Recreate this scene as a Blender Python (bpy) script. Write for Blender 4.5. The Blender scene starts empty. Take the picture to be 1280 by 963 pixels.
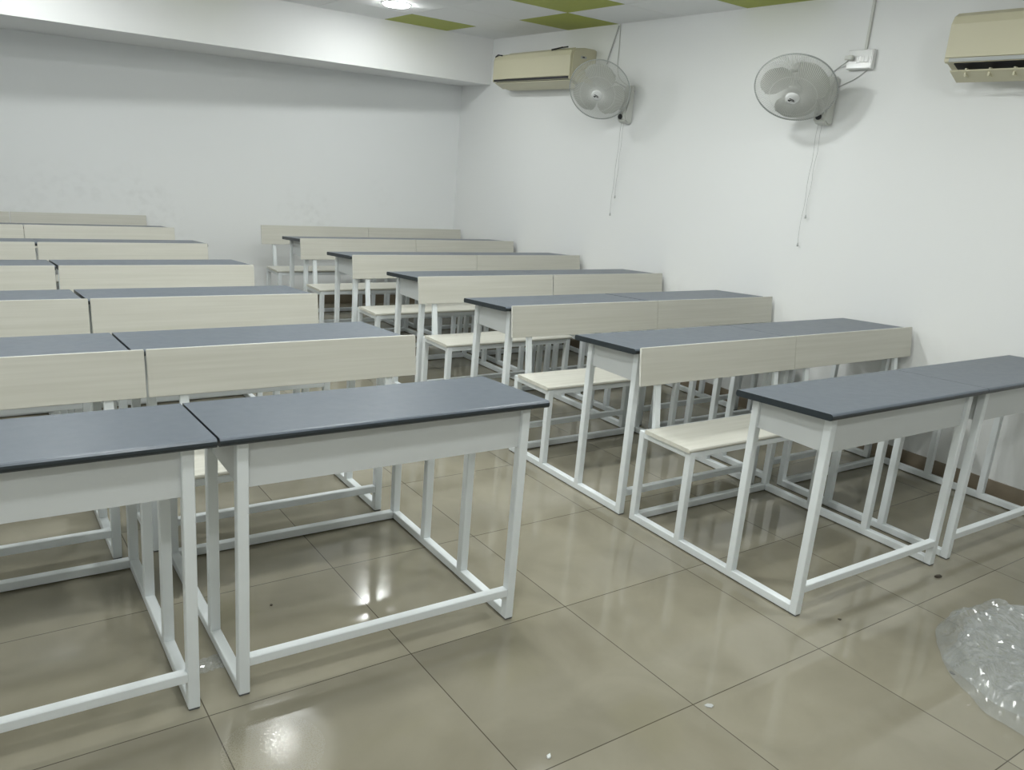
import bpy, bmesh, math, random
from mathutils import Vector, Matrix, noise
random.seed(7)
sc = bpy.context.scene
C = sc.collection

# ------------------------------------------------------------------ materials
def new_mat(name):
    m = bpy.data.materials.new(name); m.use_nodes = True
    nt = m.node_tree
    return m, nt, nt.nodes['Principled BSDF']

def plain(name, col, rough=0.5, metal=0.0, spec=0.5, coat=0.0):
    m, nt, b = new_mat(name)
    b.inputs['Base Color'].default_value = (*col, 1)
    b.inputs['Roughness'].default_value = rough
    b.inputs['Metallic'].default_value = metal
    b.inputs['Specular IOR Level'].default_value = spec
    b.inputs['Coat Weight'].default_value = coat
    n = nt.nodes.new('ShaderNodeTexNoise'); n.inputs['Scale'].default_value = 30
    tc = nt.nodes.new('ShaderNodeTexCoord'); nt.links.new(tc.outputs['Object'], n.inputs['Vector'])
    mr = nt.nodes.new('ShaderNodeMapRange'); mr.inputs['To Min'].default_value = rough*0.9; mr.inputs['To Max'].default_value = min(1, rough*1.1)
    nt.links.new(n.outputs['Fac'], mr.inputs['Value']); nt.links.new(mr.outputs['Result'], b.inputs['Roughness'])
    return m

def wood(name, c1, c2, rough=0.45):
    m, nt, b = new_mat(name)
    tc = nt.nodes.new('ShaderNodeTexCoord')
    mp = nt.nodes.new('ShaderNodeMapping'); mp.inputs['Scale'].default_value = (1.2, 28, 45)
    oi = nt.nodes.new('ShaderNodeObjectInfo')
    ad = nt.nodes.new('ShaderNodeVectorMath'); ad.operation = 'ADD'
    cx = nt.nodes.new('ShaderNodeCombineXYZ')
    mu = nt.nodes.new('ShaderNodeMath'); mu.operation = 'MULTIPLY'; mu.inputs[1].default_value = 37
    nt.links.new(oi.outputs['Random'], mu.inputs[0])
    for k in 'XYZ': nt.links.new(mu.outputs[0], cx.inputs[k])
    nt.links.new(tc.outputs['Object'], mp.inputs['Vector'])
    nt.links.new(mp.outputs[0], ad.inputs[0]); nt.links.new(cx.outputs[0], ad.inputs[1])
    n = nt.nodes.new('ShaderNodeTexNoise'); n.inputs['Scale'].default_value = 1.6; n.inputs['Detail'].default_value = 5
    nt.links.new(ad.outputs[0], n.inputs['Vector'])
    r = nt.nodes.new('ShaderNodeValToRGB')
    r.color_ramp.elements[0].position = .32; r.color_ramp.elements[0].color = (*c1, 1)
    r.color_ramp.elements[1].position = .68; r.color_ramp.elements[1].color = (*c2, 1)
    nt.links.new(n.outputs['Fac'], r.inputs['Fac']); nt.links.new(r.outputs['Color'], b.inputs['Base Color'])
    b.inputs['Roughness'].default_value = rough
    return m

def wall_mat(name, col, dirt=0.0, zhi=1.2):
    m, nt, b = new_mat(name)
    tc = nt.nodes.new('ShaderNodeTexCoord')
    n = nt.nodes.new('ShaderNodeTexNoise'); n.inputs['Scale'].default_value = 1.7; n.inputs['Detail'].default_value = 6
    n2 = nt.nodes.new('ShaderNodeTexNoise'); n2.inputs['Scale'].default_value = 14; n2.inputs['Detail'].default_value = 4
    nt.links.new(tc.outputs['Object'], n.inputs['Vector']); nt.links.new(tc.outputs['Object'], n2.inputs['Vector'])
    # scuffs: sparse smudges, only on the lower part of the wall where backs rub against it
    rs = nt.nodes.new('ShaderNodeMapRange'); rs.inputs['From Min'].default_value = .52; rs.inputs['From Max'].default_value = .72
    nt.links.new(n.outputs['Fac'], rs.inputs['Value'])
    rs2 = nt.nodes.new('ShaderNodeMapRange'); rs2.inputs['From Min'].default_value = .45; rs2.inputs['From Max'].default_value = .8
    nt.links.new(n2.outputs['Fac'], rs2.inputs['Value'])
    mu = nt.nodes.new('ShaderNodeMath'); mu.operation = 'MULTIPLY'
    nt.links.new(rs.outputs[0], mu.inputs[0]); nt.links.new(rs2.outputs[0], mu.inputs[1])
    sx = nt.nodes.new('ShaderNodeSeparateXYZ'); nt.links.new(tc.outputs['Object'], sx.inputs[0])
    rz = nt.nodes.new('ShaderNodeMapRange'); rz.inputs['From Min'].default_value = zhi; rz.inputs['From Max'].default_value = zhi*.5
    nt.links.new(sx.outputs['Z'], rz.inputs['Value'])
    mu2 = nt.nodes.new('ShaderNodeMath'); mu2.operation = 'MULTIPLY'
    nt.links.new(mu.outputs[0], mu2.inputs[0]); nt.links.new(rz.outputs[0], mu2.inputs[1])
    mu3 = nt.nodes.new('ShaderNodeMath'); mu3.operation = 'MULTIPLY'; mu3.inputs[1].default_value = dirt
    nt.links.new(mu2.outputs[0], mu3.inputs[0])
    mix = nt.nodes.new('ShaderNodeMix'); mix.data_type = 'RGBA'
    mix.inputs[6].default_value = (*col, 1); mix.inputs[7].default_value = (col[0]*.55, col[1]*.54, col[2]*.52, 1)
    nt.links.new(mu3.outputs[0], mix.inputs[0]); nt.links.new(mix.outputs[2], b.inputs['Base Color'])
    b.inputs['Roughness'].default_value = .55
    b.inputs['Specular IOR Level'].default_value = .25
    bp = nt.nodes.new('ShaderNodeBump'); bp.inputs['Strength'].default_value = .03; bp.inputs['Distance'].default_value = .01
    nt.links.new(n.outputs['Fac'], bp.inputs['Height']); nt.links.new(bp.outputs[0], b.inputs['Normal'])
    return m

M = {}
M['metal'] = plain('white_powder_coat', (.78, .82, .835), .42, 0, .4)
M['panel'] = plain('white_sheet_panel', (.64, .665, .67), .35, 0, .4)
M['top'] = plain('grey_laminate', (.092, .112, .140), .38, 0, .55)
M['edge'] = plain('dark_edge_band', (.022, .03, .036), .35, 0, .5)
M['wood'] = wood('cream_wood_laminate', (.545, .535, .472), (.60, .59, .53), .38)
M['seat'] = wood('cream_wood_laminate_lit', (.60, .59, .52), (.68, .67, .605), .38)  # backrest laminate lightened, ceiling light on the flat seats put into the colour
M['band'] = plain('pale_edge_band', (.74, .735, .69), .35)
M['cap'] = plain('grey_foot_plastic', (.10, .105, .11), .6)
M['wall'] = wall_mat('white_wall_paint', (.82, .83, .825), .25, .9)
M['wall_back'] = wall_mat('white_wall_paint_scuffed', (.84, .855, .855), .5, 1.25)
M['beam'] = wall_mat('beam_paint', (.85, .855, .85), 0)
M['ctile'] = plain('white_ceiling_tile', (.86, .87, .87), .75)
M['cgreen'] = plain('green_ceiling_tile', (.38, .42, .075), .6)
M['dark'] = plain('dark_gap', (.02, .02, .02), .8)
M['skirt'] = plain('tan_skirting_tile', (.27, .225, .165), .2)
M['ac'] = plain('aged_cream_plastic', (.585, .555, .40), .4)
M['ac_grey'] = plain('grey_vane_plastic', (.42, .44, .43), .4)
M['black'] = plain('black_plastic', (.012, .012, .013), .4)
M['fan'] = plain('white_fan_plastic', (.60, .61, .57), .4)
M['wire'] = plain('white_coated_wire', (.72, .73, .70), .35)
M['rimwire'] = plain('grey_rim_wire', (.42, .44, .43), .3)
M['cord'] = plain('grey_cord', (.46, .47, .46), .6)
M['box'] = plain('white_socket_plastic', (.74, .75, .74), .15)
M['speck'] = plain('brown_speck', (.06, .05, .035), .7)
M['paper'] = plain('white_scrap', (.7, .72, .72), .5)
M['lamp_frame'] = plain('white_lamp_frame', (.8, .8, .8), .4)

def blade_mat():
    m, nt, b = new_mat('milky_blade_plastic')
    b.inputs['Base Color'].default_value = (.58, .59, .54, 1)
    b.inputs['Roughness'].default_value = .3
    b.inputs['Alpha'].default_value = .8
    return m
M['blade'] = blade_mat()

def lamp_mat():
    m = bpy.data.materials.new('lamp_glow'); m.use_nodes = True
    nt = m.node_tree; nt.nodes.clear()
    e = nt.nodes.new('ShaderNodeEmission'); o = nt.nodes.new('ShaderNodeOutputMaterial')
    e.inputs['Color'].default_value = (.965, 1.0, .985, 1); e.inputs['Strength'].default_value = LAMP
    nt.links.new(e.outputs[0], o.inputs[0]); return m
LAMP = 205.0
M['lamp'] = lamp_mat()

def film_mat():
    m = bpy.data.materials.new('clear_plastic_film'); m.use_nodes = True
    nt = m.node_tree; nt.nodes.clear()
    o = nt.nodes.new('ShaderNodeOutputMaterial')
    t = nt.nodes.new('ShaderNodeBsdfTransparent'); t.inputs[0].default_value = (.95, .96, .96, 1)
    g = nt.nodes.new('ShaderNodeBsdfGlossy'); g.inputs['Roughness'].default_value = .12
    d = nt.nodes.new('ShaderNodeBsdfDiffuse'); d.inputs[0].default_value = (.86, .9, .92, 1)
    fr = nt.nodes.new('ShaderNodeLayerWeight'); fr.inputs['Blend'].default_value = .35
    mr = nt.nodes.new('ShaderNodeMapRange'); mr.inputs['To Min'].default_value = .04; mr.inputs['To Max'].default_value = .5
    nt.links.new(fr.outputs['Facing'], mr.inputs['Value'])
    a = nt.nodes.new('ShaderNodeMixShader'); a.inputs[0].default_value = .17
    nt.links.new(t.outputs[0], a.inputs[1]); nt.links.new(d.outputs[0], a.inputs[2])
    b = nt.nodes.new('ShaderNodeMixShader'); nt.links.new(mr.outputs[0], b.inputs[0])
    nt.links.new(a.outputs[0], b.inputs[1]); nt.links.new(g.outputs[0], b.inputs[2])
    nt.links.new(b.outputs[0], o.inputs[0])
    return m
M['film'] = film_mat()

def floor_mat():
    m, nt, b = new_mat('vitrified_floor_tiles')
    L = nt.links
    tc = nt.nodes.new('ShaderNodeTexCoord')
    mp = nt.nodes.new('ShaderNodeMapping'); mp.vector_type = 'TEXTURE'
    mp.inputs['Location'].default_value = (4.792, 3.364, 0); mp.inputs['Rotation'].default_value = (0, 0, -.0057)
    mp.inputs['Scale'].default_value = (.5983, .5983, 1)
    L.new(tc.outputs['Object'], mp.inputs['Vector'])
    sx = nt.nodes.new('ShaderNodeSeparateXYZ'); L.new(mp.outputs[0], sx.inputs[0])
    def mth(op, a, bb=None):
        n = nt.nodes.new('ShaderNodeMath'); n.operation = op
        for i, v in enumerate((a, bb)):
            if v is None: continue
            if isinstance(v, (int, float)): n.inputs[i].default_value = v
            else: L.new(v, n.inputs[i])
        return n.outputs[0]
    def edge(s):
        f = mth('FRACT', s); return mth('MINIMUM', f, mth('SUBTRACT', 1, f))
    ex, ey = edge(sx.outputs['X']), edge(sx.outputs['Y'])
    e = mth('MINIMUM', ex, ey)
    joint = nt.nodes.new('ShaderNodeMapRange'); joint.inputs['From Min'].default_value = .0016; joint.inputs['From Max'].default_value = .0034
    joint.inputs['To Min'].default_value = 1; joint.inputs['To Max'].default_value = 0
    L.new(e, joint.inputs['Value'])
    cell = nt.nodes.new('ShaderNodeCombineXYZ'); L.new(mth('FLOOR', sx.outputs['X']), cell.inputs[0]); L.new(mth('FLOOR', sx.outputs['Y']), cell.inputs[1])
    wn = nt.nodes.new('ShaderNodeTexWhiteNoise'); L.new(cell.outputs[0], wn.inputs['Vector'])
    # soft marbling, offset per tile
    ad = nt.nodes.new('ShaderNodeVectorMath'); ad.operation = 'MULTIPLY_ADD'; ad.inputs[1].default_value = (5, 5, 5)
    L.new(wn.outputs['Color'], ad.inputs[0]); L.new(mp.outputs[0], ad.inputs[2])
    n = nt.nodes.new('ShaderNodeTexNoise'); n.inputs['Scale'].default_value = 2.2; n.inputs['Detail'].default_value = 7; n.inputs['Distortion'].default_value = .6
    L.new(ad.outputs[0], n.inputs['Vector'])
    r = nt.nodes.new('ShaderNodeValToRGB')
    r.color_ramp.elements[0].position = .3; r.color_ramp.elements[0].color = (.252, .232, .174, 1)
    r.color_ramp.elements[1].position = .75; r.color_ramp.elements[1].color = (.308, .286, .220, 1)
    L.new(n.outputs['Fac'], r.inputs['Fac'])
    hv = nt.nodes.new('ShaderNodeHueSaturation')
    vr = nt.nodes.new('ShaderNodeMapRange'); vr.inputs['To Min'].default_value = .96; vr.inputs['To Max'].default_value = 1.05
    L.new(wn.outputs['Value'], vr.inputs['Value']); L.new(vr.outputs[0], hv.inputs['Value']); L.new(r.outputs[0], hv.inputs['Color'])
    mix = nt.nodes.new('ShaderNodeMix'); mix.data_type = 'RGBA'; mix.inputs[7].default_value = (.075, .065, .045, 1)
    L.new(joint.outputs[0], mix.inputs[0]); L.new(hv.outputs[0], mix.inputs[6])
    L.new(mix.outputs[2], b.inputs['Base Color'])
    # film of dust: gloss varies in patches
    d = nt.nodes.new('ShaderNodeTexNoise'); d.inputs['Scale'].default_value = 1.3; d.inputs['Detail'].default_value = 3
    L.new(tc.outputs['Object'], d.inputs['Vector'])
    dr = nt.nodes.new('ShaderNodeMapRange'); dr.inputs['From Min'].default_value = .35; dr.inputs['From Max'].default_value = .65
    dr.inputs['To Min'].default_value = .04; dr.inputs['To Max'].default_value = .13
    L.new(d.outputs['Fac'], dr.inputs['Value'])
    # scratched, dusty patch near the front left desk
    vd = nt.nodes.new('ShaderNodeVectorMath'); vd.operation = 'DISTANCE'; vd.inputs[1].default_value = (3.70, 3.17, 0)
    L.new(tc.outputs['Object'], vd.inputs[0])
    pm = nt.nodes.new('ShaderNodeMapRange'); pm.inputs['From Min'].default_value = .22; pm.inputs['From Max'].default_value = .02; pm.interpolation_type = 'SMOOTHSTEP'
    L.new(vd.outputs['Value'], pm.inputs['Value'])
    gr = nt.nodes.new('ShaderNodeTexNoise'); gr.inputs['Scale'].default_value = 260; gr.inputs['Detail'].default_value = 2
    L.new(tc.outputs['Object'], gr.inputs['Vector'])
    bp = nt.nodes.new('ShaderNodeBump'); bp.inputs['Distance'].default_value = .0012
    L.new(mth('MULTIPLY', pm.outputs[0], .03), bp.inputs['Strength']); L.new(gr.outputs['Fac'], bp.inputs['Height'])
    L.new(bp.outputs[0], b.inputs['Normal'])
    gm = nt.nodes.new('ShaderNodeMapRange'); gm.inputs['From Min'].default_value = .50; gm.inputs['From Max'].default_value = .60
    gm.inputs['To Min'].default_value = .4; gm.inputs['To Max'].default_value = 0
    L.new(gr.outputs['Fac'], gm.inputs['Value'])
    L.new(mth('ADD', dr.outputs[0], mth('MULTIPLY', pm.outputs[0], gm.outputs[0])), b.inputs['Roughness'])
    b.inputs['Specular IOR Level'].default_value = .5
    return m
M['floor'] = floor_mat()

# ------------------------------------------------------------------ geometry helpers
def obj(name, bm, mats, parent=None, smooth=False, loc=None):
    me = bpy.data.meshes.new(name); bm.to_mesh(me); bm.free()
    if not isinstance(mats, (list, tuple)): mats = [mats]
    for m in mats: me.materials.append(m)
    if smooth:
        for f in me.polygons: f.use_smooth = True
    o = bpy.data.objects.new(name, me); C.objects.link(o)
    if parent: o.parent = parent
    if loc: o.location = loc
    return o
def empty(name, loc=(0, 0, 0), rotz=0):
    o = bpy.data.objects.new(name, None); C.objects.link(o); o.location = loc; o.rotation_euler = (0, 0, rotz)
    o.empty_display_size = .1
    return o
def tag(o, label, cat, group=None, kind=None):
    o['label'] = label; o['category'] = cat
    if group: o['group'] = group
    if kind: o['kind'] = kind
    return o
def struct(name, bm, mats, label, cat, smooth=False):
    o = obj(name, bm, mats, smooth=smooth); o['kind'] = 'structure'; o['label'] = label; o['category'] = cat
    return o
def bx(bm, x0, x1, y0, y1, z0, z1, bev=0.0, mi=0, seg=1):
    vs = [bm.verts.new((x, y, z)) for x in (x0, x1) for y in (y0, y1) for z in (z0, z1)]
    idx = [(0, 1, 3, 2), (4, 6, 7, 5), (0, 4, 5, 1), (2, 3, 7, 6), (0, 2, 6, 4), (1, 5, 7, 3)]
    fs = [bm.faces.new([vs[i] for i in q]) for q in idx]
    for f in fs: f.material_index = mi
    if bev > 0:
        es = list({e for f in fs for e in f.edges})
        bmesh.ops.bevel(bm, geom=es, offset=bev, segments=seg, affect='EDGES', profile=.5, material=-1)
    return vs
def BX(*a, **k):
    bm = bmesh.new(); bx(bm, *a, **k); return bm
def prism_x(bm, prof, x0, x1, mi=None):
    """extrude a closed (y,z) outline along x; mi: material index per outline segment"""
    A = [bm.verts.new((x0, y, z)) for y, z in prof]; B = [bm.verts.new((x1, y, z)) for y, z in prof]
    n = len(prof)
    for i in range(n):
        f = bm.faces.new((A[i], B[i], B[(i+1) % n], A[(i+1) % n]))
        if mi: f.material_index = mi[i]
    e = max(mi) if mi else 0
    f = bm.faces.new(A[::-1]); f.material_index = e
    f = bm.faces.new(B); f.material_index = e
    bmesh.ops.recalc_face_normals(bm, faces=bm.faces)
def prism_y(bm, prof, y0, y1, mi=0):
    A = [bm.verts.new((x, y0, z)) for x, z in prof]; B = [bm.verts.new((x, y1, z)) for x, z in prof]
    n = len(prof)
    fs = [bm.faces.new((A[i], B[i], B[(i+1) % n], A[(i+1) % n])) for i in range(n)]
    fs += [bm.faces.new(A[::-1]), bm.faces.new(B)]
    for f in fs: f.material_index = mi
    bmesh.ops.recalc_face_normals(bm, faces=fs)
def tube(bm, pts, r, n=6, closed=False, caps=True):
    pts = [Vector(p) for p in pts]; rings = []
    up = Vector((0, 0, 1)); N = len(pts); prev = None
    for i, p in enumerate(pts):
        if closed: t = pts[(i+1) % N]-pts[i-1]
        else: t = pts[min(i+1, N-1)]-pts[max(i-1, 0)]
        t.normalize()
        if prev is None:
            a = up if abs(t.z) < .9 else Vector((1, 0, 0))
            u = t.cross(a).normalized()
        else:
            u = (prev-t*prev.dot(t)).normalized()
        prev = u; v = t.cross(u)
        rr = r[i] if isinstance(r, (list, tuple)) else r
        rings.append([bm.verts.new(p+(u*math.cos(2*math.pi*k/n)+v*math.sin(2*math.pi*k/n))*rr) for k in range(n)])
    for i in range(N if closed else N-1):
        a, b = rings[i], rings[(i+1) % N]
        for k in range(n): bm.faces.new((a[k], a[(k+1) % n], b[(k+1) % n], b[k]))
    if caps and not closed:
        bm.faces.new(rings[0][::-1]); bm.faces.new(rings[-1])
def lathe(bm, prof, n=48, mi=0):
    """revolve (r,z) outline about z"""
    rings = []
    for r, z in prof:
        if r < 1e-6: rings.append([bm.verts.new((0, 0, z))])
        else: rings.append([bm.verts.new((r*math.cos(2*math.pi*k/n), r*math.sin(2*math.pi*k/n), z)) for k in range(n)])
    for a, b in zip(rings, rings[1:]):
        for k in range(n):
            k2 = (k+1) % n
            if len(a) == 1 and len(b) == 1: continue
            if len(a) == 1: f = bm.faces.new((a[0], b[k2], b[k]))
            elif len(b) == 1: f = bm.faces.new((a[k], a[k2], b[0]))
            else: f = bm.faces.new((a[k], a[k2], b[k2], b[k]))
            f.material_index = mi
    bmesh.ops.recalc_face_normals(bm, faces=bm.faces)

# ------------------------------------------------------------------ room
WX = 7.474; XL = 1.9; YF = -1.0; ZC = 2.513; YB2 = 8.16; ZB = 2.122
def yback(x): return 8.66+.142*(WX-x)
T = .15
struct('floor', BX(XL-T, WX+T, YF-T, 10.2, -.1, 0), M['floor'], 'glossy beige olive floor tiles with thin dark joints', 'floor')
bm = bmesh.new(); bx(bm, WX, WX+T, YF-T, 9.2, 0, ZC+.2)
struct('wall_right', bm, M['wall'], 'plain white wall behind the fans and air conditioners', 'wall')
bm = bmesh.new()
vs = [(XL-T, yback(XL-T)), (WX+T, yback(WX+T)), (WX+T, yback(WX)+T+.1), (XL-T, yback(XL)+T+.1)]
A = [bm.verts.new((x, y, 0)) for x, y in vs]; B = [bm.verts.new((x, y, ZC+.2)) for x, y in vs]
for i in range(4): bm.faces.new((A[i], A[(i+1) % 4], B[(i+1) % 4], B[i]))
bm.faces.new(A[::-1]); bm.faces.new(B); bmesh.ops.recalc_face_normals(bm, faces=bm.faces)
struct('wall_back', bm, M['wall_back'], 'scuffed white wall behind the last row of desks', 'wall')
struct('wall_left', BX(XL-T, XL, YF-T, 10.2, 0, ZC+.2), M['wall'], 'white side wall left of the desks', 'wall')
struct('wall_front', BX(XL-T, WX+T, YF-T, YF, 0, ZC+.2), M['wall'], 'white wall facing the desks', 'wall')
# dropped beam along the back wall (its back runs with the wall)
bm = bmesh.new()
vs = [(XL, YB2), (WX, YB2), (WX, yback(WX)), (XL, yback(XL))]
A = [bm.verts.new((x, y, ZB)) for x, y in vs]; B = [bm.verts.new((x, y, ZC+.15)) for x, y in vs]
for i in range(4): bm.faces.new((A[i], A[(i+1) % 4], B[(i+1) % 4], B[i]))
bm.faces.new(A[::-1]); bm.faces.new(B); bmesh.ops.recalc_face_normals(bm, faces=bm.faces)
struct('trim_1', bm, M['beam'], 'white dropped beam running along the top of the back wall', 'beam')
# suspended ceiling, tiles with thin shadow gaps
GX, GY, GS = 6.985, 7.68, .604
green = {(0, -1), (-1, 1), (0, 2), (-1, 4), (3, -1), (2, 3), (4, 4), (3, 6), (1, 6), (5, 1), (6, 3), (7, 5), (-1, 8), (2, 8), (4, 9), (6, 9), (0, 10), (8, 1), (9, 7), (8, 11), (3, 12), (0, 13)}
LIGHTS = [(6.09, 7.38), (4.80, 6.13), (6.09, 4.84), (3.67, 7.38), (3.67, 4.96), (4.88, 3.75), (6.09, 2.50), (3.67, 2.55),
          (2.46, 6.17), (2.46, 3.75), (4.88, 1.34), (2.46, 1.34), (4.88, 4.92)]  # last entry is an added light, brightens aisle floor and seats
bm = bmesh.new()
for i in range(-1, 14):
    for j in range(-1, 16):
        x1 = GX-GS*i; x0 = x1-GS; y1 = GY-GS*j; y0 = y1-GS
        x0, x1 = max(x0, XL), min(x1, WX); y0, y1 = max(y0, YF), min(y1, YB2)
        if x1-x0 < .03 or y1-y0 < .03: continue
        g = .0025
        bx(bm, x0+(g if x0 > XL else 0), x1-(g if x1 < WX else 0), y0+g, y1-(g if y1 < YB2 else 0), ZC, ZC+.012, mi=1 if (i, j) in green else 0)
bx(bm, XL-T, WX+T, YF-T, 10.2, ZC+.03, ZC+.1, mi=2)
for x in [GX-GS*i for i in range(13)]:
    bx(bm, x-.012, x+.012, YF, YB2, ZC+.0121, ZC+.02, mi=3)
for y in [GY-GS*j for j in range(15)]:
    bx(bm, XL, WX, y-.012, y+.012, ZC+.0205, ZC+.028, mi=3)
struct('ceiling', bm, [M['ctile'], M['cgreen'], M['dark'], M['cord']], 'suspended ceiling of white square tiles with a few lime green ones', 'ceiling')
# skirting
struct('baseboard_right', BX(WX-.010, WX, YF, yback(WX)-.002, 0, .085), M['skirt'], 'brown tile skirting along the foot of the right wall', 'skirting')
bm = bmesh.new()
vs = [(XL, yback(XL)-.010), (WX-.011, yback(WX)-.010), (WX-.011, yback(WX)), (XL, yback(XL))]
A = [bm.verts.new((x, y, 0)) for x, y in vs]; B = [bm.verts.new((x, y, .085)) for x, y in vs]
for i in range(4): bm.faces.new((A[i], A[(i+1) % 4], B[(i+1) % 4], B[i]))
bm.faces.new(A[::-1]); bm.faces.new(B); bmesh.ops.recalc_face_normals(bm, faces=bm.faces)
struct('baseboard_back', bm, M['skirt'], 'brown tile skirting along the foot of the back wall', 'skirting')

# ------------------------------------------------------------------ ceiling lights
def light_label(k):
    if k == 0: return 'lit round ceiling light in a white tile close to the beam'
    return 'lit round ceiling light in a white tile out of the picture'
def make_light():
    t = empty('ceiling_light')
    bm = bmesh.new(); lathe(bm, [(.094, .0), (.112, .0), (.112, -.004), (.108, -.006), (.094, -.006), (.094, 0)], 48)
    obj('frame', bm, M['lamp_frame'], t, True)
    bm = bmesh.new(); lathe(bm, [(0, -.018), (.080, -.018), (.089, -.016), (.094, -.011), (.095, -.0055), (0, -.0055)], 48)
    obj('diffuser', bm, M['lamp'], t)
    return t
def dup(root, loc, rotz=0, rename=None):
    r = root.copy(); C.objects.link(r); r.location = loc; r.rotation_euler = (0, 0, rotz)
    for ch in list(root.children):
        c = ch.copy(); C.objects.link(c); c.parent = r
        for g in ch.children:
            d = g.copy(); C.objects.link(d); d.parent = c
    return r
L0 = make_light()
for k, (x, y) in enumerate(LIGHTS):
    o = L0 if k == 0 else dup(L0, (x, y, ZC))
    o.location = (x, y, ZC)
    tag(o, light_label(k), 'ceiling light', 'round ceiling lights')

# ------------------------------------------------------------------ desk with attached bench
W = .899; D = .882; t = .030; OH = .0475; FO = .0298; TD = .401; ZF = .7621; ZR = .7379
Y1 = .5966; Y2 = .3145
def ztop(y): return ZF+(ZR-ZF)*(y+FO)/TD
def make_unit():
    u = empty('bench_desk')
    # desktop: slab sloping towards the bench, rounded nose on both long edges
    th = .023; r = .0105; prof = []; mi = []
    yf, yr = -FO, -FO+TD
    for k in range(7):
        a = math.pi*1.5-math.pi*k/6
        prof.append((yf+r+r*math.cos(a), ztop(yf)-th/2+th/2*math.sin(a)))
    for k in range(7):
        a = math.pi/2-math.pi*k/6
        prof.append((yr-r*.5+r*.5*math.cos(a), ztop(yr)-th/2+th/2*math.sin(a)))
    for k in range(14): mi.append(1 if (k < 4 or 7 <= k) else 0)
    bm = bmesh.new(); prism_x(bm, prof, -OH, W+OH, mi)
    o = obj('desktop', bm, [M['top'], M['edge']], u)
    # frame uprights
    def leg(name, x, yc, z1, cap=True, lab=None):
        o = obj(name, BX(x, x+t, yc-t/2, yc+t/2, .004 if cap else t, z1, bev=.0022), M['metal'], u)
        if cap: obj('foot_cap', BX(x+.0015, x+t-.0015, yc-t/2+.0015, yc+t/2-.0015, 0, .006), M['cap'], o)
        return o
    for x in (0, W-t):
        leg('desk_leg', x, t/2, ztop(t/2)-th+.002)
        leg('desk_leg', x, Y2, ztop(Y2)-th+.002, cap=False)
        leg('seat_leg', x, Y1, .412, cap=False)
        leg('seat_leg', x, D-t/2, .412)
        obj('floor_rail', BX(x, x+t, t-.001, D-t+.001, .004, .004+t, bev=.0022), M['metal'], u)
    obj('rear_rail', BX(t-.001, W-t+.001, D-t, D, .004, .004+t, bev=.0022), M['metal'], u)
    obj('footrest', BX(t-.001, W-t+.001, .001, t-.001, .086, .114, bev=.0022), M['metal'], u)
    # seat frame and board
    bm = bmesh.new()
    for x in (0, W-t): bx(bm, x+.001, x+t-.001, Y1+t/2-.001, D-t+.001, .384, .411, bev=.002)
    bx(bm, t-.001, W-t+.001, Y1-t/2+.002, Y1+t/2-.002, .386, .4115, bev=.002)
    bx(bm, t-.001, W-t+.001, D-t+.001, D-.001, .386, .4115, bev=.002)
    obj('seat_frame', bm, M['metal'], u)
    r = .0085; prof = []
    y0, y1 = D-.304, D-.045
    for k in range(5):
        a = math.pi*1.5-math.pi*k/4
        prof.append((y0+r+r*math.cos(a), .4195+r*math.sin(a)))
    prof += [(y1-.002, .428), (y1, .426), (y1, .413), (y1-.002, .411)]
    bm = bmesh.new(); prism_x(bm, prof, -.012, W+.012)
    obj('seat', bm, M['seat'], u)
    # backrest posts lean back, board screwed on their front
    sl = (.8812-.859)/(.7708-.6118)
    def yb(z): return .859+(z-.6118)*sl
    for x in (.052, W-.052-t):
        bm = bmesh.new()
        bt = .012
        y_a = yb(.40)+bt; y_b = yb(.755)+bt
        prism_x(bm, [(y_a, .39), (y_a+.022, .39), (y_b+.012, .752), (y_b, .755)], x, x+t)
        bmesh.ops.bevel(bm, geom=list(bm.edges), offset=.0016, segments=1, affect='EDGES')
        obj('back_post', bm, M['metal'], u)
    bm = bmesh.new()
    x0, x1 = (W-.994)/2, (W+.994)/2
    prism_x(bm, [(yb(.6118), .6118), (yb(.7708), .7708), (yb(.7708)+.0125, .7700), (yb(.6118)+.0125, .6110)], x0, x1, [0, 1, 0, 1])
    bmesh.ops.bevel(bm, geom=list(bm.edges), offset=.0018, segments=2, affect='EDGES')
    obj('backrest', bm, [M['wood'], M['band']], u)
    # book box under the top
    zb = .608
    bm = bmesh.new(); prism_x(bm, [(.013, zb), (.016, zb), (.016, ztop(.016)-th), (.013, ztop(.013)-th)], t-.001, W-t+.001)
    obj('front_panel', bm, M['panel'], u)
    for x in (.013, W-.016):
        bm = bmesh.new(); prism_x(bm, [(t-.001, zb), (Y2-t/2+.001, zb), (Y2-t/2+.001, ztop(Y2)-th), (t-.001, ztop(t)-th)], x, x+.003)
        obj('side_panel', bm, M['panel'], u)
    obj('book_shelf', BX(.0165, W-.0165, .0165, Y2+.012, zb+.001, zb+.004), M['panel'], u)
    return u
rows = {
 'R': [(5.4843, 2.9282, -.0219, .0970), (5.4897, 3.8580, -.0200, .0975), (5.4807, 4.786, -.004, .104), (5.4868, 5.713, 0, .098), (5.479, 6.641, 0, .098), (5.4882, 7.570, 0, .098)],
 'L': [(4.5862, 3.388, -.0246, .1015), (4.5722, 4.3402, -.0170, .1038), (4.58, 5.2900, -.007, .1125), (4.5926, 6.2567, 0, .1082), (4.6114, 7.225, 0, .0983), (4.605, 8.158, 0, .1)]}
ordn = ['nearest', 'second', 'third', 'fourth', 'fifth', 'farthest']
first = None
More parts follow.
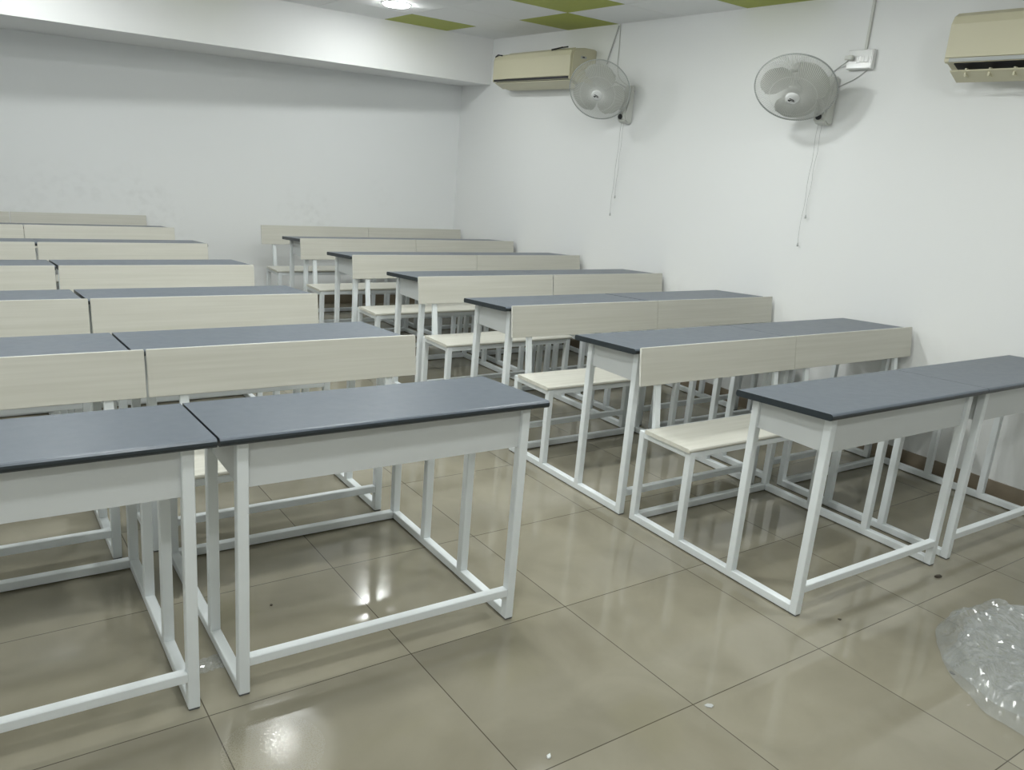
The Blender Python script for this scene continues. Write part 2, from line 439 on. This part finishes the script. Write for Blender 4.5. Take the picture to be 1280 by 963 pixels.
for s in 'LR':
    for r, (x, y, a, g) in enumerate(rows[s]):
        for ab in (0, 1):
            off = ab*(W+g)
            lx = off if s == 'R' else -W-off
            px, py = x+lx*math.cos(a), y+lx*math.sin(a)
            if first is None:
                first = make_unit(); o = first
                o.location = (px, py, 0); o.rotation_euler = (0, 0, a)
            else: o = dup(first, (px, py, 0), a)
            side = 'left block' if s == 'L' else 'right block'
            if s == 'L': where = 'beside the aisle' if ab == 0 else 'at the left photo edge'
            else: where = 'beside the aisle' if ab == 0 else 'against the right wall'
            rn = ordn[r]+' row'
            tag(o, f'grey-topped desk with bench, {rn} of {side}, {where}', 'school desk', 'grey-topped school desks with attached cream benches')

# ------------------------------------------------------------------ air conditioners
def make_ac(length, hang_open=False):
    u = empty('air_conditioner')
    # local: x out from wall is -x, y along wall from 0 to length, z up from 0 at underside
    d = .20
    prof = [(0, .005), (0, .275), (-.02, .283), (-.10, .283), (-.165, .272), (-.190, .255), (-.2, .225), (-.2, .055), (-.193, .048), (-.175, .05), (-.12, .02), (-.05, .0)]
    bm = bmesh.new(); prism_y(bm, prof, 0, length)
    bmesh.ops.bevel(bm, geom=[e for e in bm.edges if all(abs(v.co.y-e.verts[0].co.y) < 1e-5 for v in e.verts)], offset=.008, segments=2, affect='EDGES')
    obj('body', bm, M['ac'], u)
    # front cover, slightly proud
    prof = [(-.2005, .07), (-.2055, .072), (-.2065, .222), (-.196, .258), (-.170, .277), (-.169, .274), (-.19, .2555), (-.2005, .224)]
    bm = bmesh.new(); prism_y(bm, prof, .012, length-.012 if hang_open else length-.20*length/1.1)
    obj('front_cover', bm, M['ac'], u)
    bm = bmesh.new(); bx(bm, -.203, -.196, .03, length-.03, .052, .0685)
    o = obj('grey_strip', bm, M['ac_grey'] if hang_open else M['black'], u)
    bm = bmesh.new(); prism_y(bm, [(-.185, .050), (-.12, .016), (-.128, .012), (-.19, .044)], .05, length-.05)
    obj('outlet', bm, M['black'], u)
    # louver
    if hang_open:
        prof = [(-.178, .018), (-.176, .012), (-.110, -.030), (-.112, -.024)]
    else:
        prof = [(-.192, .044), (-.188, .038), (-.118, .003), (-.122, .010)]
    bm = bmesh.new(); prism_y(bm, prof, .03, length-.03)
    obj('louver', bm, M['ac'], u)
    if hang_open:
        for k in range(9):
            yy = .10+(length-.2)*k/8
            bm = bmesh.new(); bx(bm, -.168, -.125, yy-.004, yy+.004, -.012, .026)
            obj('vane', bm, M['ac'], u)
    return u
ac = make_ac(1.10); ac.location = (WX, 6.685, 2.058); ac.scale = (1.2, .985, 1)
bm = bmesh.new(); bx(bm, -.13, -.085, -.0012, .001, .205, .222, mi=0)
bx(bm, -.118, -.10, -.002, -.001, .209, .219, mi=1)
obj('badge', bm, [M['ac_grey'], M['black']], ac)
bm = bmesh.new()
tube(bm, [(-.19, .99, .262), (-.195, 1.04, .268), (-.19, 1.085, .255)], .006, 6)
tube(bm, [(-.175, .17, .285), (-.19, .22, .275), (-.2, .27, .268)], .006, 6)
tube(bm, [(-.165, .12, .288), (-.18, .17, .282), (-.19, .22, .276)], .005, 6)
obj('cover_clip', bm, M['black'], ac)
tag(ac, 'cream split air conditioner near the beam, partly behind the farther wall fan', 'air conditioner', 'cream wall air conditioners')
ac2 = make_ac(1.10, True); ac2.location = (WX, 2.685, 2.045); ac2.scale = (1.2, 1, 1)
tag(ac2, 'cream split air conditioner with open louver, cut off at the top right corner', 'air conditioner', 'cream wall air conditioners')

# ------------------------------------------------------------------ wall fans
def make_fan(loc, az, tilt, name_label, centre, cords, spin, R=.222):
    """loc: wall point of bracket foot; centre: cage centre in world"""
    u = empty('wall_fan', loc)
    c = Vector(centre)-Vector(loc)
    ax = Vector((math.cos(az)*math.cos(tilt), math.sin(az)*math.cos(tilt), -math.sin(tilt)))
    q = ax.to_track_quat('Z', 'Y').to_matrix().to_4x4()
    Mx = Matrix.Translation(c) @ q
    def X(bm): bmesh.ops.transform(bm, matrix=Mx, verts=bm.verts)
    # wall bracket: long tapered body, wide at the foot
    bm = bmesh.new()
    prof = [(0, 0), (-.045, .0), (-.078, .02), (-.085, .06), (-.07, .13), (-.05, .22), (-.035, .265), (0, .275)]
    prism_y(bm, prof, -.042, .042)
    bmesh.ops.bevel(bm, geom=list(bm.edges), offset=.010, segments=2, affect='EDGES')
    obj('wall_bracket', bm, M['fan'], u, False)
    bm = bmesh.new(); lathe(bm, [(0, .014), (.014, .014), (.018, .008), (.019, 0), (0, 0)], 20)
    bmesh.ops.transform(bm, matrix=Matrix.Translation((-.084, 0, .045)) @ Matrix.Rotation(-math.pi/2, 4, 'Y'), verts=bm.verts)
    obj('speed_knob', bm, M['black'], u, True)
    # motor + neck
    m0 = Mx @ Vector((0, 0, -.14))
    bm = bmesh.new(); tube(bm, [(-.06, 0, .05), (-.10, 0, .03) if False else (-.07, 0, .10), tuple(Vector((-.07, 0, .10)).lerp(m0, .55)), tuple(m0)], [.024, .024, .022, .026], 10)
    obj('neck', bm, M['fan'], u, True)
    bm = bmesh.new(); lathe(bm, [(0, -.185), (.035, -.180), (.052, -.16), (.058, -.12), (.058, -.075), (.045, -.06), (0, -.058)], 28); X(bm)
    obj('motor_housing', bm, M['fan'], u, True)
    # guards
    def guard(name, zh, r0, zr, sgn):
        bm = bmesh.new(); NW = 110
        for k in range(NW):
            a = 2*math.pi*k/NW; pts = []
            for s in range(7):
                f = s/6; rr = r0+(R-r0)*f
                zz = zr+(zh-zr)*(1-f**2.6)
                aa = a+.25*f*sgn
                pts.append((rr*math.cos(aa), rr*math.sin(aa), zz))
            tube(bm, pts, .0014, 4, caps=False)
        for f in (.5,):
            rr = r0+(R-r0)*f; zz = zr+(zh-zr)*(1-f**2.6)
            tube(bm, [(rr*math.cos(2*math.pi*k/48), rr*math.sin(2*math.pi*k/48), zz-.002*sgn) for k in range(48)], .0013, 4, closed=True)
        X(bm); obj(name, bm, M['wire'], u, True)
    guard('front_guard', .085, .036, .004, 1)
    guard('rear_guard', -.07, .05, -.004, -1)
    bm = bmesh.new()
    tube(bm, [(R*math.cos(2*math.pi*k/72), R*math.sin(2*math.pi*k/72), 0) for k in range(72)], .0042, 8, closed=True); X(bm)
    obj('guard_rim', bm, M['rimwire'], u, True)
    bm = bmesh.new(); lathe(bm, [(0, .098), (.028, .096), (.038, .090), (.041, .082), (.036, .080), (0, .080)], 32)
    X(bm); cap = obj('guard_cap', bm, M['box'], u, True)
    # two slanted strokes printed on the cap
    bm = bmesh.new(); bx(bm, -.016, .012, .000, .0035, .0975, .0988); bx(bm, -.010, .018, -.008, -.0035, .0975, .0988); bx(bm, -.018, -.004, -.016, -.008, .0975, .0988)
    rl = Matrix.Rotation(math.radians(-25), 4, 'Z'); bmesh.ops.transform(bm, matrix=rl, verts=bm.verts); X(bm)
    obj('cap_mark', bm, M['black'], cap)
    # rotor
    bm = bmesh.new(); lathe(bm, [(0, .050), (.02, .050), (.034, .040), (.038, .020), (.038, -.02), (0, -.02)], 28); X(bm)
    obj('rotor_hub', bm, M['fan'], u, True)
    for b in range(3):
        bm = bmesh.new(); NR, NA = 9, 13; grid = []
        for i in range(NR):
            f = i/(NR-1); rr = .034+(.196-.034)*f
            hw = .66+.36*math.sin(math.pi*min(1, f*.9+.08))      # half angular width
            row = []
            for j in range(NA):
                g = -1+2*j/(NA-1)
                cut = 1-.10*(abs(g)**4) if i == NR-1 else 1
                a = g*hw*(1-.12*f)+.25*f+b*2*math.pi/3+spin
                row.append((rr*cut*math.cos(a), rr*cut*math.sin(a), .012-.022*g*(1-.3*f)))
            grid.append(row)
        for side in (0, 1):
            V = [[bm.verts.new((x, y, z-side*.0022)) for x, y, z in row] for row in grid]
            for i in range(NR-1):
                for j in range(NA-1):
                    q4 = (V[i][j], V[i][j+1], V[i+1][j+1], V[i+1][j])
                    bm.faces.new(q4 if side == 0 else q4[::-1])
            if side == 0: V0 = V
        for j in range(NA-1):
            bm.faces.new((V0[-1][j], V0[-1][j+1], V[-1][j+1], V[-1][j]))
        X(bm); obj('blade', bm, M['blade'], u, True)
    # pull cords with little bells
    for (dy, zl, sway) in cords:
        bm = bmesh.new()
        pts = [(-.055, dy, .004)]+[(-.055+.035*s/10, dy+sway*(s/10)+.004*math.sin(s*1.7), -zl*s/10) for s in range(1, 11)]
        tube(bm, pts, .0013, 5)
        c_ = obj('pull_cord', bm, M['cord'], u)
        e = pts[-1]
        bm = bmesh.new(); lathe(bm, [(0, .012), (.003, .01), (.006, -.006), (.0045, -.012), (0, -.012)], 10)
        bmesh.ops.translate(bm, vec=(e[0], e[1], e[2]-.006), verts=bm.verts)
        obj('cord_bell', bm, M['cord'], c_, True)
    tag(u, name_label, 'fan', 'white wall fans')
    return u
F2 = make_fan((WX, 4.545, 1.81), math.radians(180+30), math.radians(45), 'white wall fan on the bare wall beside the white switch box', (7.195, 4.59, 1.99), [(-.012, .52, .035), (.015, .69, .03)], .4, .226)
F1 = make_fan((WX, 6.245, 1.80), math.radians(180+38), math.radians(30), 'white wall fan hanging in front of the air conditioner near the beam', (7.195, 6.285, 2.012), [(-.01, .53, .05), (.014, .665, .06)], 1.3, .222)

# ------------------------------------------------------------------ switch box and wiring
sb = empty('switch_box', (WX, 4.302, 2.112))
obj('back_box', BX(-.034, 0, 0, .155, 0, .105, bev=.004, seg=2), M['box'], sb)
obj('cover_plate', BX(-.040, -.033, .004, .151, .004, .101, bev=.003, seg=2), M['box'], sb)
for k in range(3):
    obj('switch', BX(-.044, -.0395, .020+.026*k, .040+.026*k, .035, .068, bev=.002), M['box'], sb)
bm = bmesh.new(); lathe(bm, [(0, .003), (.0035, .003), (.0035, 0), (0, 0)], 10)
bmesh.ops.transform(bm, matrix=Matrix.Translation((-.040, .128, .07)) @ Matrix.Rotation(-math.pi/2, 4, 'Y'), verts=bm.verts)
obj('socket_hole', bm, M['black'], sb)
tag(sb, 'white plastic switch and socket box on the wall right of the nearer fan', 'switch box')

def cable(name, pts, r, label, mat, cat='cable', extra=None):
    # smooth the polyline (Catmull-Rom)
    P = [Vector(p) for p in pts]; out = []
    for i in range(len(P)-1):
        p0, p1, p2, p3 = P[max(i-1, 0)], P[i], P[i+1], P[min(i+2, len(P)-1)]
        for s in range(6):
            u = s/6
            out.append(.5*((2*p1)+(p2-p0)*u+(2*p0-5*p1+4*p2-p3)*u*u+(3*p1-p0-3*p2+p3)*u*u*u))
    out.append(P[-1])
    bm = bmesh.new(); tube(bm, out, r, 7)
    o = obj(name, bm, mat, smooth=True); tag(o, label, cat)
    return o
pw = cable('power_cable', [(WX-.062, 4.418, 2.172), (WX-.03, 4.47, 2.150), (WX-.008, 4.53, 2.125), (WX-.006, 4.56, 2.10), (WX-.01, 4.552, 2.07)], .0032, 'thin white fan cable plugged into the wall switch box', M['cord'])
bm = bmesh.new(); tube(bm, [(WX-.044, 4.425, 2.172), (WX-.062, 4.425, 2.172)], .016, 12); bx(bm, WX-.068, WX-.056, 4.408, 4.455, 2.160, 2.184, bev=.003)
obj('plug', bm, M['fan'], pw)
cable('loose_cable', [(WX-.004, 4.335, 2.116), (WX-.004, 4.40, 2.07), (WX-.004, 4.48, 2.035), (WX-.006, 4.53, 2.01)], .0028, 'thin grey cable sagging from under the switch box to the nearer fan', M['cord'])
cond = obj('conduit', BX(WX-.013, WX, 4.362, 4.378, 2.221, ZC-.001, bev=.002), M['fan']); tag(cond, 'narrow conduit rising from the switch box to the ceiling', 'conduit')
cable('fan_cable', [(WX-.006, 6.455, 2.50), (WX-.008, 6.50, 2.38), (WX-.010, 6.545, 2.24), (WX-.02, 6.50, 2.14), (WX-.02, 6.30, 2.06), (WX-.012, 6.20, 2.03)], .005, 'grey cable from the ceiling bending left behind the farther fan', M['cord'])
cable('fan_cable', [(WX-.005, 6.445, 2.508), (WX-.005, 6.432, 2.36), (WX-.005, 6.428, 2.22), (WX-.008, 6.38, 2.12), (WX-.012, 6.23, 2.05)], .0035, 'pale cable hanging straight down the wall behind the farther fan', M['fan'])

# ------------------------------------------------------------------ crumpled plastic film and litter on the floor
def film():
    bm = bmesh.new()
    random.seed(3)
    cx, cy = 6.02, 2.17
    for lay in range(2):
        n = 90; rot = lay*1.3; ox, oy = random.uniform(-.03, .03), random.uniform(-.03, .03)
        V = []
        for i in range(n+1):
            row = []
            for j in range(n+1):
                u = -1+2*i/n; v = -1+2*j/n
                x = u*math.sqrt(1-v*v/2); y = v*math.sqrt(1-u*u/2)
                rad = math.hypot(x, y); th = math.atan2(y, x)
                w = noise.noise(Vector((x, y, lay*3.1))*1.4)*.16+noise.noise(Vector((x, y, lay*5.3))*4.5)*.05
                rr = .45*(1-.08*lay)*(1+w)
                xx = rr*x*math.cos(rot)-rr*y*math.sin(rot); yy = rr*x*math.sin(rot)+rr*y*math.cos(rot)
                # folds run round the rim and radially; sharp creases from cell borders
                dist = noise.voronoi(Vector((xx*9, yy*9, lay*4.0)))[0]
                d2 = noise.voronoi(Vector((xx*24, yy*24, lay*2.0+7)))[0]
                crease = min(1, (dist[1]-dist[0])*1.6); fine = min(1, (d2[1]-d2[0])*1.5)
                rim = math.exp(-((rad-.84)/.10)**2)
                ray = abs(math.sin(th*5+lay*1.9+2.5*noise.noise(Vector((xx*4, yy*4, lay)))))
                edge_ = min(1, (1-rad)*9)
                z = .004+.004*lay+.72*edge_*(.012+.040*rim*(.4+crease*.7)+.050*(1-ray)**2*rad+.034*(1-crease)+.014*(1-fine))
                row.append(bm.verts.new((cx+ox+xx, cy+oy+yy, z)))
            V.append(row)
        for i in range(n):
            for j in range(n): bm.faces.new((V[i][j], V[i+1][j], V[i+1][j+1], V[i][j+1]))
    o = obj('plastic_film', bm, M['film'], smooth=False)
    tag(o, 'crumpled heap of clear shiny plastic wrap on the floor, cut by the right edge', 'plastic wrap')
film()
def scrap(name, x, y, s, label, cat, mat, flat=.3, k=0):
    random.seed(k+50)
    bm = bmesh.new(); n = 7; top = []; bot = []
    for i in range(n):
        a = 2*math.pi*i/n; r = s*random.uniform(.55, 1.1)
        top.append(bm.verts.new((r*math.cos(a), r*.6*math.sin(a), s*flat*random.uniform(.5, 1.2))))
        bot.append(bm.verts.new((r*1.05*math.cos(a), r*.63*math.sin(a), 0)))
    for i in range(n): bm.faces.new((bot[i], bot[(i+1) % n], top[(i+1) % n], top[i]))
    bm.faces.new(top); bm.faces.new(bot[::-1])
    o = obj(name, bm, mat, loc=(x, y, .0005)); o.rotation_euler.z = random.uniform(0, 3); tag(o, label, cat)
scrap('debris_chip', 6.287, 2.84, .018, 'brown chip of debris on the floor before the right front desks', 'debris', M['speck'], .4, 1)
scrap('debris_chip', 5.663, 2.461, .010, 'tiny dark crumb on the floor left of the plastic wrap', 'debris', M['speck'], .4, 2)
scrap('debris_chip', 4.918, 4.514, .006, 'tiny black crumb on the aisle floor seen through the front left desk legs', 'debris', M['black'], .5, 3)
scrap('debris_chip', 3.92, 3.823, .007, 'tiny brown crumb on the floor under the front left desk', 'debris', M['speck'], .4, 4)
scrap('debris_chip', 5.617, 2.84, .008, 'small brown crumb on the floor by the front leg of the right desk', 'debris', M['speck'], .4, 5)
scrap('paper_scrap', 4.29, 2.802, .010, 'tiny white scrap on the aisle floor at the bottom of the photo', 'scrap', M['paper'], .4, 6)
scrap('tile_corner_chip', 4.823, 2.739, .016, 'small grey chip at a floor tile corner in the aisle', 'debris', M['cord'], .12, 7)
bm = bmesh.new()
n = 14; V = [[bm.verts.new((3.651+.05*(i/n*2-1)*(1+.3*noise.noise(Vector((i, j, 0))*.4)), 3.594+.035*(j/n*2-1), .001+.012*abs(noise.noise(Vector((i*.5, j*.5, 3)))))) for j in range(n+1)] for i in range(n+1)]
for i in range(n):
    for j in range(n): bm.faces.new((V[i][j], V[i+1][j], V[i+1][j+1], V[i][j+1]))
o = obj('film_scrap', bm, M['film']); tag(o, 'small torn scrap of clear film on the floor between the two left front desks', 'scrap')

# ------------------------------------------------------------------ camera, world, colour
f = 1021.8236; yaw, pitch, roll = .6328, .2673, .0828
cam = bpy.data.cameras.new('camera'); co = bpy.data.objects.new('camera', cam); C.objects.link(co); sc.camera = co
cam.sensor_fit = 'HORIZONTAL'; cam.sensor_width = 36; cam.lens = f/1280*36; cam.clip_start = .05
fwd = Vector((math.sin(yaw)*math.cos(pitch), math.cos(yaw)*math.cos(pitch), -math.sin(pitch)))
right = Vector((math.cos(yaw), -math.sin(yaw), 0)); up = right.cross(fwd)
r2 = right*math.cos(roll)+up*math.sin(roll); u2 = -right*math.sin(roll)+up*math.cos(roll)
m = Matrix((( r2.x, u2.x, -fwd.x, 3.0982), (r2.y, u2.y, -fwd.y, 1.4706), (r2.z, u2.z, -fwd.z, 1.4686), (0, 0, 0, 1)))
co.matrix_world = m
w = bpy.data.worlds.new('world'); sc.world = w; w.use_nodes = True
w.node_tree.nodes['Background'].inputs[0].default_value = (.5, .52, .5, 1); w.node_tree.nodes['Background'].inputs[1].default_value = .02
vs_ = sc.view_settings
sc.display_settings.display_device = 'sRGB'
vs_.view_transform = 'Standard'; vs_.look = 'None'; vs_.gamma = 1; vs_.use_curve_mapping = False
vs_.exposure = -0.50
